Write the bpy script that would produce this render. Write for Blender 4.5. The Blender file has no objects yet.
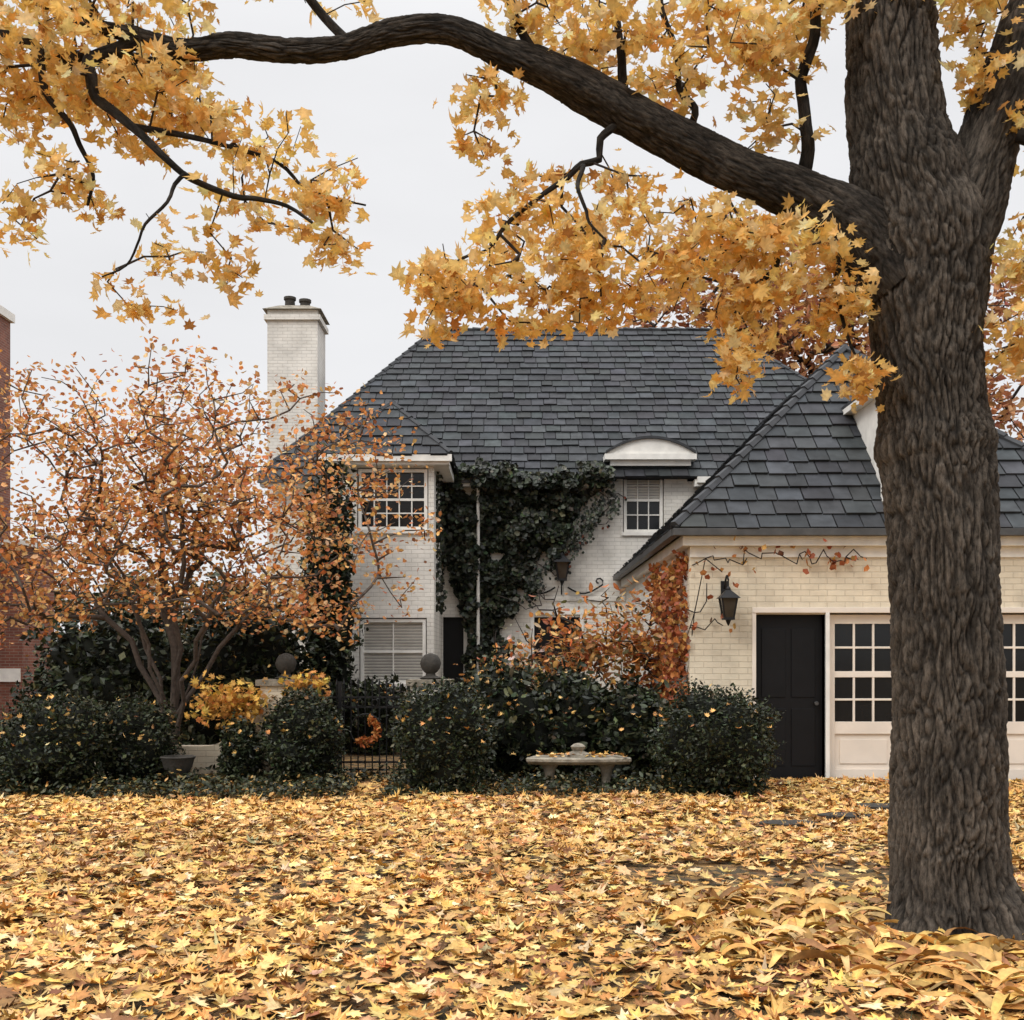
import bpy, math, random
import numpy as np
from mathutils import Vector, noise
rng=np.random.default_rng(7); random.seed(7)
sc=bpy.context.scene
sc.view_settings.view_transform='Standard'; sc.view_settings.look='None'; sc.view_settings.exposure=0
COL=sc.collection
# ------------------------------------------------------------ helpers
def empty(name,loc=(0,0,0)):
    e=bpy.data.objects.new(name,None); e.location=loc; e.empty_display_size=.2; COL.objects.link(e); return e
def mesh_np(name,V,loops,starts,mats,parent=None,col=None,midx=None,smooth=False,attr=None):
    me=bpy.data.meshes.new(name)
    V=np.asarray(V,dtype=np.float32); loops=np.asarray(loops,dtype=np.int32); starts=np.asarray(starts,dtype=np.int32)
    me.vertices.add(len(V)); me.vertices.foreach_set('co',V.ravel())
    me.loops.add(len(loops)); me.loops.foreach_set('vertex_index',loops)
    me.polygons.add(len(starts)); me.polygons.foreach_set('loop_start',starts)
    if midx is not None: me.polygons.foreach_set('material_index',np.asarray(midx,dtype=np.int32))
    me.update(calc_edges=True)
    me.polygons.foreach_set('use_smooth',np.full(len(starts),smooth,dtype=bool))
    if col is not None:
        a=me.color_attributes.new('Col','FLOAT_COLOR','POINT')
        c=np.ones((len(V),4),dtype=np.float32); c[:,:3]=col; a.data.foreach_set('color',c.ravel())
    if attr is not None:
        a=me.attributes.new('bark','FLOAT_VECTOR','POINT'); a.data.foreach_set('vector',np.asarray(attr,dtype=np.float32).ravel())
    for m in (mats if isinstance(mats,(list,tuple)) else [mats]): me.materials.append(m)
    o=bpy.data.objects.new(name,me); COL.objects.link(o)
    if parent is not None: o.parent=parent
    return o
# ------------------------------------------------------------ materials
def newmat(name):
    m=bpy.data.materials.new(name); m.use_nodes=True; nt=m.node_tree
    return m,nt,nt.nodes['Principled BSDF'],nt.nodes['Material Output']
def simple(name,c,rough=.6,metal=0,nscale=6,var=.25,bump=.0,bscale=40,spec=.4):
    m,nt,b,o=newmat(name)
    tc=nt.nodes.new('ShaderNodeTexCoord'); n=nt.nodes.new('ShaderNodeTexNoise'); n.inputs['Scale'].default_value=nscale; n.inputs['Detail'].default_value=6
    nt.links.new(tc.outputs['Object'],n.inputs['Vector'])
    r=nt.nodes.new('ShaderNodeValToRGB'); r.color_ramp.elements[0].position=.3; r.color_ramp.elements[1].position=.7
    r.color_ramp.elements[0].color=[x*(1-var) for x in c]+[1]; r.color_ramp.elements[1].color=[min(1,x*(1+var*.6)) for x in c]+[1]
    nt.links.new(n.outputs['Fac'],r.inputs['Fac']); nt.links.new(r.outputs['Color'],b.inputs['Base Color'])
    b.inputs['Roughness'].default_value=rough; b.inputs['Metallic'].default_value=metal; b.inputs['Specular IOR Level'].default_value=spec
    if bump>0:
        n2=nt.nodes.new('ShaderNodeTexNoise'); n2.inputs['Scale'].default_value=bscale; n2.inputs['Detail'].default_value=5
        nt.links.new(tc.outputs['Object'],n2.inputs['Vector'])
        bp=nt.nodes.new('ShaderNodeBump'); bp.inputs['Strength'].default_value=bump; bp.inputs['Distance'].default_value=.02
        nt.links.new(n2.outputs['Fac'],bp.inputs['Height']); nt.links.new(bp.outputs['Normal'],b.inputs['Normal'])
    return m
def brick(name,c1,c2,mort,bw=.23,rh=.078,stain=.3,bump=.5):
    m,nt,b,o=newmat(name); L=nt.links.new
    tc=nt.nodes.new('ShaderNodeTexCoord'); s=nt.nodes.new('ShaderNodeSeparateXYZ'); L(tc.outputs['Object'],s.inputs[0])
    ad=nt.nodes.new('ShaderNodeMath'); ad.operation='ADD'; L(s.outputs['X'],ad.inputs[0]); L(s.outputs['Y'],ad.inputs[1])
    c=nt.nodes.new('ShaderNodeCombineXYZ'); L(ad.outputs[0],c.inputs['X']); L(s.outputs['Z'],c.inputs['Y'])
    t=nt.nodes.new('ShaderNodeTexBrick'); L(c.outputs[0],t.inputs['Vector'])
    t.inputs['Scale'].default_value=1; t.inputs['Brick Width'].default_value=bw; t.inputs['Row Height'].default_value=rh
    t.inputs['Mortar Size'].default_value=.007; t.inputs['Mortar Smooth'].default_value=.5
    t.inputs['Color1'].default_value=(*c1,1); t.inputs['Color2'].default_value=(*c2,1); t.inputs['Mortar'].default_value=(*mort,1)
    n=nt.nodes.new('ShaderNodeTexNoise'); n.inputs['Scale'].default_value=1.3; n.inputs['Detail'].default_value=8; n.inputs['Roughness'].default_value=.65
    L(tc.outputs['Object'],n.inputs['Vector'])
    mr=nt.nodes.new('ShaderNodeMapRange'); mr.inputs[1].default_value=.35; mr.inputs[2].default_value=.65; mr.inputs[3].default_value=1-stain; mr.inputs[4].default_value=1.05
    L(n.outputs['Fac'],mr.inputs[0])
    mx=nt.nodes.new('ShaderNodeMix'); mx.data_type='RGBA'; mx.blend_type='MULTIPLY'; mx.inputs[0].default_value=1
    L(t.outputs['Color'],mx.inputs[6]); L(mr.outputs[0],mx.inputs[7]); L(mx.outputs[2],b.inputs['Base Color'])
    n2=nt.nodes.new('ShaderNodeTexNoise'); n2.inputs['Scale'].default_value=25; L(tc.outputs['Object'],n2.inputs['Vector'])
    mm=nt.nodes.new('ShaderNodeMath'); mm.operation='MULTIPLY_ADD'; mm.inputs[1].default_value=.5; L(n2.outputs['Fac'],mm.inputs[0])
    iv=nt.nodes.new('ShaderNodeMath'); iv.operation='SUBTRACT'; iv.inputs[0].default_value=1; L(t.outputs['Fac'],iv.inputs[1]); L(iv.outputs[0],mm.inputs[2])
    bp=nt.nodes.new('ShaderNodeBump'); bp.inputs['Strength'].default_value=bump; bp.inputs['Distance'].default_value=.012
    L(mm.outputs[0],bp.inputs['Height']); L(bp.outputs['Normal'],b.inputs['Normal']); b.inputs['Roughness'].default_value=.75
    return m
def leafmat(name,trans=.35,rough=.55,gain=1.0):
    m,nt,b,o=newmat(name); L=nt.links.new
    a=nt.nodes.new('ShaderNodeVertexColor'); a.layer_name='Col'
    tc=nt.nodes.new('ShaderNodeTexCoord'); n=nt.nodes.new('ShaderNodeTexNoise'); n.inputs['Scale'].default_value=30; n.inputs['Detail'].default_value=2
    L(tc.outputs['Object'],n.inputs['Vector'])
    mr=nt.nodes.new('ShaderNodeMapRange'); mr.inputs[1].default_value=.3; mr.inputs[2].default_value=.7; mr.inputs[3].default_value=.76*gain; mr.inputs[4].default_value=1.15*gain
    L(n.outputs['Fac'],mr.inputs[0])
    mx=nt.nodes.new('ShaderNodeMix'); mx.data_type='RGBA'; mx.blend_type='MULTIPLY'; mx.inputs[0].default_value=1
    L(a.outputs['Color'],mx.inputs[6]); L(mr.outputs[0],mx.inputs[7]); L(mx.outputs[2],b.inputs['Base Color'])
    b.inputs['Roughness'].default_value=rough; b.inputs['Specular IOR Level'].default_value=.3
    if trans>0:
        t=nt.nodes.new('ShaderNodeBsdfTranslucent'); L(mx.outputs[2],t.inputs['Color'])
        ms=nt.nodes.new('ShaderNodeMixShader'); ms.inputs[0].default_value=trans
        L(b.outputs[0],ms.inputs[1]); L(t.outputs[0],ms.inputs[2]); L(ms.outputs[0],o.inputs['Surface'])
    return m
def attrmat(name,rough=.6,var=.3,bump=.3,scale=(8,8,8)):
    m,nt,b,o=newmat(name); L=nt.links.new
    a=nt.nodes.new('ShaderNodeVertexColor'); a.layer_name='Col'
    tc=nt.nodes.new('ShaderNodeTexCoord'); n=nt.nodes.new('ShaderNodeTexNoise'); n.inputs['Scale'].default_value=5; n.inputs['Detail'].default_value=8
    L(tc.outputs['Object'],n.inputs['Vector'])
    mr=nt.nodes.new('ShaderNodeMapRange'); mr.inputs[1].default_value=.3; mr.inputs[2].default_value=.7; mr.inputs[3].default_value=1-var; mr.inputs[4].default_value=1+var
    L(n.outputs['Fac'],mr.inputs[0])
    mx=nt.nodes.new('ShaderNodeMix'); mx.data_type='RGBA'; mx.blend_type='MULTIPLY'; mx.inputs[0].default_value=1
    L(a.outputs['Color'],mx.inputs[6]); L(mr.outputs[0],mx.inputs[7]); L(mx.outputs[2],b.inputs['Base Color'])
    b.inputs['Roughness'].default_value=rough; b.inputs['Specular IOR Level'].default_value=.25
    bp=nt.nodes.new('ShaderNodeBump'); bp.inputs['Strength'].default_value=bump; bp.inputs['Distance'].default_value=.01
    L(n.outputs['Fac'],bp.inputs['Height']); L(bp.outputs['Normal'],b.inputs['Normal'])
    return m
def barkmat(name,dark,light,sc3=(20,20,6)):
    m,nt,b,o=newmat(name); L=nt.links.new
    a=nt.nodes.new('ShaderNodeAttribute'); a.attribute_name='bark'
    vc=nt.nodes.new('ShaderNodeVertexColor'); vc.layer_name='Col'
    mp=nt.nodes.new('ShaderNodeMapping'); mp.inputs['Scale'].default_value=sc3; L(a.outputs['Vector'],mp.inputs['Vector'])
    n=nt.nodes.new('ShaderNodeTexNoise'); n.inputs['Scale'].default_value=2.8; n.inputs['Detail'].default_value=9; n.inputs['Roughness'].default_value=.8
    L(mp.outputs[0],n.inputs['Vector'])
    n2=nt.nodes.new('ShaderNodeTexNoise'); n2.inputs['Scale'].default_value=3; n2.inputs['Detail'].default_value=5; L(a.outputs['Vector'],n2.inputs['Vector'])
    r=nt.nodes.new('ShaderNodeValToRGB'); r.color_ramp.elements[0].position=.36; r.color_ramp.elements[1].position=.66
    r.color_ramp.elements[0].color=(*dark,1); r.color_ramp.elements[1].color=(*light,1); L(n.outputs['Fac'],r.inputs['Fac'])
    mr=nt.nodes.new('ShaderNodeMapRange'); mr.inputs[1].default_value=.35; mr.inputs[2].default_value=.65; mr.inputs[3].default_value=.7; mr.inputs[4].default_value=1.25; L(n2.outputs['Fac'],mr.inputs[0])
    mx=nt.nodes.new('ShaderNodeMix'); mx.data_type='RGBA'; mx.blend_type='MULTIPLY'; mx.inputs[0].default_value=1
    L(r.outputs['Color'],mx.inputs[6]); L(mr.outputs[0],mx.inputs[7])
    my=nt.nodes.new('ShaderNodeMix'); my.data_type='RGBA'; my.blend_type='MULTIPLY'; my.inputs[0].default_value=1
    L(mx.outputs[2],my.inputs[6]); L(vc.outputs['Color'],my.inputs[7]); L(my.outputs[2],b.inputs['Base Color'])
    bp=nt.nodes.new('ShaderNodeBump'); bp.inputs['Strength'].default_value=1; bp.inputs['Distance'].default_value=.014
    L(n.outputs['Fac'],bp.inputs['Height']); L(bp.outputs['Normal'],b.inputs['Normal']); b.inputs['Roughness'].default_value=.9; b.inputs['Specular IOR Level'].default_value=.2
    return m
M_white=brick('white_painted_brick',(.80,.77,.71),(.74,.71,.65),(.60,.57,.52),stain=.26)
M_cream=brick('cream_painted_brick',(.78,.69,.53),(.73,.64,.49),(.62,.54,.41),stain=.26)
M_red=brick('red_brick',(.26,.085,.05),(.19,.06,.04),(.3,.25,.2),stain=.4)
M_trim=simple('white_trim_paint',(.80,.78,.73),.45,var=.12)
M_door=simple('cream_door_paint',(.76,.68,.59),.45,var=.1,nscale=2)
M_black=simple('black_door_paint',(.004,.004,.005),.5,var=.3,spec=.25)
M_iron=simple('wrought_iron',(.010,.010,.011),.5,metal=.2,var=.4)
M_glass=simple('dark_window_glass',(.008,.009,.010),.12,var=.4,nscale=1.5,spec=.35)
M_lglass=simple('lantern_glass',(.035,.03,.025),.15,var=.4,spec=.5)
M_blind=simple('window_blind',(.66,.64,.59),.6,var=.1)
M_stone=simple('weathered_stone',(.26,.23,.18),.85,var=.5,nscale=9,bump=.6)
M_dstone=simple('dark_mossy_stone',(.05,.045,.038),.9,var=.4,nscale=9,bump=.6)
M_slate=attrmat('roof_slate',.7,.32,.4)
M_under=simple('roof_underlay',(.015,.015,.016),.8)
M_lead=simple('gutter_metal',(.08,.08,.08),.5,metal=.3)
M_maple=leafmat('maple_leaf',.42,.5)
M_fall=leafmat('fallen_leaf',0,.65)
M_orange=leafmat('crabapple_leaf',.28,.5)
M_green=leafmat('evergreen_leaf',0,.42)
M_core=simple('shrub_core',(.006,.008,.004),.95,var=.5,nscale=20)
M_bark=barkmat('maple_bark',(.020,.017,.014),(.135,.112,.090))
M_twig=simple('twig_bark',(.03,.022,.018),.9,var=.4,nscale=20)
M_twig2=simple('crabapple_bark',(.085,.065,.052),.9,var=.4,nscale=20)
M_slatecap=simple('slate_ridge',(.034,.036,.040),.7,var=.3)
# ------------------------------------------------------------ builder
class B:
    def __init__(s): s.V=[];s.F=[];s.M=[];s.mats=[]
    def mi(s,m):
        if m not in s.mats: s.mats.append(m)
        return s.mats.index(m)
    def add(s,vs,fs,m):
        k=len(s.V); s.V+=[tuple(v) for v in vs]; i=s.mi(m)
        for f in fs: s.F.append([k+j for j in f]); s.M.append(i)
    def box(s,x0,x1,y0,y1,z0,z1,m):
        s.add([(x0,y0,z0),(x1,y0,z0),(x1,y1,z0),(x0,y1,z0),(x0,y0,z1),(x1,y0,z1),(x1,y1,z1),(x0,y1,z1)],
              [(0,3,2,1),(4,5,6,7),(0,1,5,4),(1,2,6,5),(2,3,7,6),(3,0,4,7)],m)
    def lathe(s,c,prof,m,n=20):
        vs=[];fs=[]
        for (r,z) in prof:
            for i in range(n):
                a=2*math.pi*i/n; vs.append((c[0]+r*math.cos(a),c[1]+r*math.sin(a),c[2]+z))
        for j in range(len(prof)-1):
            for i in range(n): fs.append((j*n+i,j*n+(i+1)%n,(j+1)*n+(i+1)%n,(j+1)*n+i))
        fs.append(tuple(range(n-1,-1,-1))); fs.append(tuple((len(prof)-1)*n+i for i in range(n)))
        s.add(vs,fs,m)
    def tube(s,pts,r,m,n=8):
        pts=[Vector(p) for p in pts]; rr=r if isinstance(r,(list,tuple)) else [r]*len(pts)
        vs=[];fs=[]; up=Vector((.13,.21,1)).normalized()
        for i,p in enumerate(pts):
            t=(pts[min(i+1,len(pts)-1)]-pts[max(i-1,0)]).normalized()
            if abs(t.dot(up))>.95: up=Vector((1,.1,0)).normalized()
            a=t.cross(up).normalized(); b=t.cross(a)
            for k in range(n):
                th=2*math.pi*k/n; vs.append(p+(a*math.cos(th)+b*math.sin(th))*rr[i])
        for j in range(len(pts)-1):
            for k in range(n): fs.append((j*n+k,j*n+(k+1)%n,(j+1)*n+(k+1)%n,(j+1)*n+k))
        fs.append(tuple(range(n-1,-1,-1))); fs.append(tuple((len(pts)-1)*n+k for k in range(n)))
        s.add(vs,fs,m)
    def obj(s,name,parent=None,smooth=False,bevel=0):
        me=bpy.data.meshes.new(name); me.from_pydata(s.V,[],s.F)
        for m in s.mats: me.materials.append(m)
        me.polygons.foreach_set('material_index',s.M); me.polygons.foreach_set('use_smooth',[smooth]*len(s.F)); me.update()
        o=bpy.data.objects.new(name,me); COL.objects.link(o)
        if parent: o.parent=parent
        if smooth:
            try:
                me.set_sharp_from_angle(angle=math.radians(40))
            except Exception: pass
        if bevel:
            b=o.modifiers.new('bevel','BEVEL'); b.width=bevel; b.segments=2; b.limit_method='ANGLE'
        return o
# ------------------------------------------------------------ leaves
def mk_outline(pts):
    return np.array([(r*math.cos(math.radians(a)),r*math.sin(math.radians(a))) for a,r in pts])
half=[(70,.56),(50,.95),(31,.54),(9,.86),(-16,.49),(-42,.60),(-75,.32)]
MAPLE=mk_outline([(90,1.05)]+half+[(180-a,r) for a,r in half[::-1]])*.55
OVAL=np.array([(0,.55),(.2,.25),(.24,-.05),(.14,-.4),(0,-.5),(-.14,-.4),(-.24,-.05),(-.2,.25)])
RHOMB=np.array([(0,.5),(.3,0),(0,-.5),(-.3,0)])
LEAF4=np.array([(0,.55),(.34,.05),(0,-.5),(-.34,.05)])
IVY=np.array([(0,.55),(.5,.12),(.2,-.42),(-.2,-.42),(-.5,.12)])
def palette(n,items,jit=.15):
    w=np.array([i[1] for i in items],float); w/=w.sum()
    c=np.array([i[0] for i in items])[rng.choice(len(items),n,p=w)]
    return np.clip(c*(1+rng.normal(0,jit,(n,1)))*(1+rng.normal(0,jit*.35,(n,3))),.002,.95)
def leaf_arrays(pos,size,tmpl,tilt,curl,yaw=None):
    n=len(pos); K=len(tmpl)
    spin=rng.uniform(0,2*np.pi,n) ; yaw=rng.uniform(0,2*np.pi,n) if yaw is None else yaw
    L=np.zeros((n,K+1,3)); L[:,:K,:2]=tmpl[None]*(1+rng.normal(0,.08,(n,K,1)))
    r2=(L[...,0]**2+L[...,1]**2)
    cx=np.clip(rng.normal(0,1,(n,1)),-1.3,1.3)*curl[:,None]; cy=np.clip(rng.normal(0,1,(n,1)),-1.3,1.3)*curl[:,None]
    L[...,2]=2*cx*L[...,0]**2+cy*L[...,1]**2*2+r2*curl[:,None]
    L*=size[:,None,None]
    def rz(a,P):
        c=np.cos(a)[:,None]; s_=np.sin(a)[:,None]; x=P[...,0]*c-P[...,1]*s_; y=P[...,0]*s_+P[...,1]*c
        return np.stack([x,y,P[...,2]],-1)
    L=rz(spin,L)
    c=np.cos(tilt)[:,None]; s_=np.sin(tilt)[:,None]
    y=L[...,1]*c-L[...,2]*s_; z=L[...,1]*s_+L[...,2]*c; L=np.stack([L[...,0],y,z],-1)
    L=rz(yaw,L)+pos[:,None,:]
    return L
def leaves(name,pos,size,tmpl,tilt,curl,cols,mat,parent=None,yaw=None):
    pos=np.asarray(pos,float); n=len(pos); K=len(tmpl)
    size=np.broadcast_to(size,n).astype(float); curl=np.broadcast_to(curl,n).astype(float); tilt=np.broadcast_to(tilt,n).astype(float)
    L=leaf_arrays(pos,size,tmpl,tilt,curl,yaw)
    V=L.reshape(-1,3)
    if K<=4:
        V=L[:,:K].reshape(-1,3); loops=np.arange(n*K); starts=np.arange(n)*K; col=np.repeat(cols,K,0)
    else:
        base=(np.arange(n)*(K+1))[:,None]; k=np.arange(K)
        tri=np.stack([base+k, base+(k+1)%K, base+K+0*k],-1).reshape(-1)
        loops=tri; starts=np.arange(n*K)*3; col=np.repeat(cols,K+1,0)
        cc=np.tile(np.r_[np.full(K,.90),1.10],n)[:,None]; col=np.clip(col*cc,0,1)
    return mesh_np(name,V,loops,starts,mat,parent,col=col)
def edges_mesh(name,P0,P1,R0,R1,mat,parent,K=5):
    P0=np.asarray(P0);P1=np.asarray(P1);n=len(P0); t=P1-P0; ln=np.linalg.norm(t,axis=1,keepdims=True)+1e-9; t=t/ln
    up=np.where(np.abs(t[:,2:3])>.9,np.array([[1,0,0]]),np.array([[0,0,1]])); a=np.cross(t,up); a/=np.linalg.norm(a,axis=1,keepdims=True)+1e-9; b=np.cross(t,a)
    th=2*np.pi*np.arange(K)/K; d=a[:,None]*np.cos(th)[None,:,None]+b[:,None]*np.sin(th)[None,:,None]
    P1=P1+t*np.minimum(R1[:,None]*.5,.02)
    V=np.concatenate([P0[:,None]+d*R0[:,None,None],P1[:,None]+d*R1[:,None,None]],1).reshape(-1,3)
    base=(np.arange(n)*2*K)[:,None]; k=np.arange(K)
    F=np.stack([base+k,base+(k+1)%K,base+K+(k+1)%K,base+K+k],-1).reshape(-1)
    return mesh_np(name,V,F,np.arange(n*K)*4,mat,parent,smooth=True)
def grow(seeds,parents,targets,step=.25,arch=.1,jit=.05,bias=0.0):
    P=list(map(np.array,seeds)); par=list(parents); tips=[]
    A=np.zeros((200000,3)); A[:len(P)]=np.array(P); n=len(P)
    for T in targets:
        d=np.linalg.norm(A[:n]-T,axis=1)+bias*np.maximum(0,A[:n,2]-T[2])
        i=int(np.argmin(d)); L=np.linalg.norm(A[i]-T); m=max(1,int(L/step)); s0=A[i].copy(); prev=i
        off=rng.normal(0,jit*L,3)
        for q in range(1,m+1):
            f=q/m; p=s0*(1-f)+T*f+off*math.sin(math.pi*f)+np.array([0,0,arch*L*math.sin(math.pi*f)])+(rng.normal(0,jit*step,3) if q<m else 0)
            A[n]=p; par.append(prev); prev=n; n+=1
        tips.append(prev)
    return A[:n],np.array(par),tips
def radii(par,tips,n,rt,ex):
    c=np.zeros(n); 
    for t in tips: c[t]+=1
    for i in range(n-1,-1,-1):
        if par[i]>=0: c[par[i]]+=c[i]
    return rt*np.maximum(c,1)**ex
# ------------------------------------------------------------ world
w=bpy.data.worlds.new('World'); sc.world=w; w.use_nodes=True; nt=w.node_tree; L=nt.links.new
bg=nt.nodes['Background']; sk=nt.nodes.new('ShaderNodeTexSky'); sk.sky_type='NISHITA'; sk.sun_disc=False
SE=math.radians(48); sk.sun_elevation=SE
tc=nt.nodes.new('ShaderNodeTexCoord'); sp=nt.nodes.new('ShaderNodeSeparateXYZ'); L(tc.outputs['Generated'],sp.inputs[0])
mr=nt.nodes.new('ShaderNodeMapRange'); mr.interpolation_type='SMOOTHSTEP'; mr.inputs[1].default_value=.45; mr.inputs[2].default_value=1; mr.inputs[3].default_value=8.9; mr.inputs[4].default_value=30; L(sp.outputs['Z'],mr.inputs[0])
n=nt.nodes.new('ShaderNodeTexNoise'); n.inputs['Scale'].default_value=2.2; n.inputs['Detail'].default_value=5
mp=nt.nodes.new('ShaderNodeMapping'); mp.inputs['Scale'].default_value=(1,1,3); L(tc.outputs['Generated'],mp.inputs[0]); L(mp.outputs[0],n.inputs['Vector'])
m2=nt.nodes.new('ShaderNodeMapRange'); m2.inputs[1].default_value=.3; m2.inputs[2].default_value=.7; m2.inputs[3].default_value=.95; m2.inputs[4].default_value=1.06; L(n.outputs['Fac'],m2.inputs[0])
mu=nt.nodes.new('ShaderNodeMath'); mu.operation='MULTIPLY'; L(mr.outputs[0],mu.inputs[0]); L(m2.outputs[0],mu.inputs[1])
cl=nt.nodes.new('ShaderNodeVectorMath'); cl.operation='SCALE'; cl.inputs[0].default_value=(.985,.985,1.0); L(mu.outputs[0],cl.inputs['Scale'])
mx=nt.nodes.new('ShaderNodeMix'); mx.data_type='RGBA'; mx.inputs[0].default_value=.95; L(sk.outputs[0],mx.inputs[6]); L(cl.outputs[0],mx.inputs[7])
L(mx.outputs[2],bg.inputs['Color']); bg.inputs['Strength'].default_value=.1
sl=bpy.data.lights.new('sun','SUN'); sl.energy=1.4; sl.angle=math.radians(22); sl.color=(1,.96,.9)
so=bpy.data.objects.new('sun',sl); COL.objects.link(so)
sd=Vector((-.45*math.cos(SE)*2,-1.0*math.cos(SE),math.sin(SE))).normalized(); so.rotation_euler=sd.to_track_quat('Z','Y').to_euler(); so.location=(-10,-10,20)
sk.sun_rotation=math.atan2(sd.x,sd.y)
# ------------------------------------------------------------ camera
cd=bpy.data.cameras.new('camera'); cam=bpy.data.objects.new('camera',cd); COL.objects.link(cam); sc.camera=cam
cam.location=(0,0,1.6); cam.rotation_euler=(math.radians(90),0,0); cd.sensor_width=36; cd.lens=36*1100/1024; cd.shift_y=(659-510)/1024; cd.clip_end=2000; cd.clip_start=.05
# ------------------------------------------------------------ ground
def gz(x,y):
    return .035*noise.noise(Vector((x*.6,y*.6,0)))+.02*noise.noise(Vector((x*2,y*2,3)))
gx=np.r_[-600,-200,-60,-25,np.arange(-12,12.01,.25),25,60,200,600]; gy=np.r_[-600,-100,-20,-5,np.arange(0,15.01,.25),18,25,40,100,300,900]
V=[(x,y,(gz(x,y) if (-12<=x<=12 and 0<=y<=15) else 0)) for y in gy for x in gx]; nx=len(gx)
F=[];
for j in range(len(gy)-1):
    for i in range(nx-1): F+= [j*nx+i,j*nx+i+1,(j+1)*nx+i+1,(j+1)*nx+i]
m,ntg,b,o=newmat('leafy_lawn'); Lg=ntg.links.new
tcg=ntg.nodes.new('ShaderNodeTexCoord'); n1=ntg.nodes.new('ShaderNodeTexNoise'); n1.inputs['Scale'].default_value=1.2; n1.inputs['Detail'].default_value=9; Lg(tcg.outputs['Object'],n1.inputs['Vector'])
vo=ntg.nodes.new('ShaderNodeTexVoronoi'); vo.inputs['Scale'].default_value=14; Lg(tcg.outputs['Object'],vo.inputs['Vector'])
r1=ntg.nodes.new('ShaderNodeValToRGB'); r1.color_ramp.elements[0].color=(.035,.034,.014,1); r1.color_ramp.elements[1].color=(.10,.065,.03,1); r1.color_ramp.elements[0].position=.38; r1.color_ramp.elements[1].position=.62; Lg(n1.outputs['Fac'],r1.inputs[0])
sp2=ntg.nodes.new('ShaderNodeSeparateColor'); Lg(vo.outputs['Color'],sp2.inputs[0])
r2=ntg.nodes.new('ShaderNodeValToRGB'); e=r2.color_ramp.elements; e[0].color=(.06,.04,.018,1); e[1].color=(.45,.25,.08,1); r2.color_ramp.interpolation='CONSTANT'; e[1].position=.6; q=e.new(.35); q.color=(.20,.10,.04,1); Lg(sp2.outputs[0],r2.inputs[0])
mg=ntg.nodes.new('ShaderNodeMix'); mg.data_type='RGBA'; mg.inputs[0].default_value=.5; Lg(r1.outputs[0],mg.inputs[6]); Lg(r2.outputs[0],mg.inputs[7]); Lg(mg.outputs[2],b.inputs['Base Color'])
bp=ntg.nodes.new('ShaderNodeBump'); bp.inputs['Strength'].default_value=.8; bp.inputs['Distance'].default_value=.03; n3=ntg.nodes.new('ShaderNodeTexNoise'); n3.inputs['Scale'].default_value=45; n3.inputs['Detail'].default_value=5; Lg(tcg.outputs['Object'],n3.inputs['Vector']); Lg(n3.outputs['Fac'],bp.inputs['Height']); Lg(bp.outputs['Normal'],b.inputs['Normal']); b.inputs['Roughness'].default_value=.95
mesh_np('ground',V,F,np.arange(len(F)//4)*4,m,smooth=True)
def bed(x,y):
    if x<-1.9: e_=12.35+.35*noise.noise(Vector((x*.9,2,0)))+.15*noise.noise(Vector((x*4,y*4,0)))
    elif x<-1.5: e_=13.9
    elif x<2.9: e_=12.5+.35*noise.noise(Vector((x*.9,7,0)))+.15*noise.noise(Vector((x*4,y*4,0)))
    else: e_=99
    return y>e_
GPAL=[((.71,.415,.125),.44),((.77,.51,.20),.24),((.55,.27,.08),.16),((.27,.125,.05),.11),((.80,.60,.33),.06)]
N=72000
y=np.sqrt(rng.uniform(2.5**2,15**2,N)); x=rng.uniform(-1,1,N)*(y*.56+1.2)
keep=np.ones(N,bool); shade=np.ones(N)
for i in range(N):
    d=noise.noise(Vector((x[i]*.9,y[i]*.9,7)))+.5*noise.noise(Vector((x[i]*2.7,y[i]*2.7,1)))
    pr=1.0 if d>-.15 else .55
    if (x[i]-1.9)**2/1.3+(y[i]-8.0)**2/.3<1: pr*=.22
    if bed(x[i],y[i]): pr*=.22
    if y[i]>14.15 and x[i]>2.3: pr=0
    if rng.random()>pr: keep[i]=False
    shade[i]=1+.20*noise.noise(Vector((x[i]*.5,y[i]*.5,17)))
x=x[keep];y=y[keep];shade=shade[keep];N=len(x)
z=np.array([gz(a,b_) for a,b_ in zip(x,y)])+rng.uniform(.008,.06,N)
size=np.clip(rng.normal(.100,.026,N),.045,.16)
tilt=np.clip(np.abs(rng.normal(0,.30,N)),0,.8); 
leaves('fallen_leaves',np.stack([x,y,z],1),size,MAPLE,tilt,np.clip(np.abs(rng.normal(.2,.22,N)),0,.6),palette(N,GPAL,.19)*shade[:,None],M_fall)
N=12000; y=rng.uniform(3,13,N); x=rng.uniform(-1,1,N)*(y*.58+1)
z=np.array([gz(a,b_) for a,b_ in zip(x,y)])+.012
BL=np.array([(0,.6),(.05,0),(.03,-.5),(-.05,0)])
leaves('grass',np.stack([x,y,z],1),rng.uniform(.04,.07,N),BL,rng.uniform(.8,1.5,N),0,palette(N,[((.05,.06,.018),1),((.10,.09,.03),.5)]),M_green)
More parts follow.
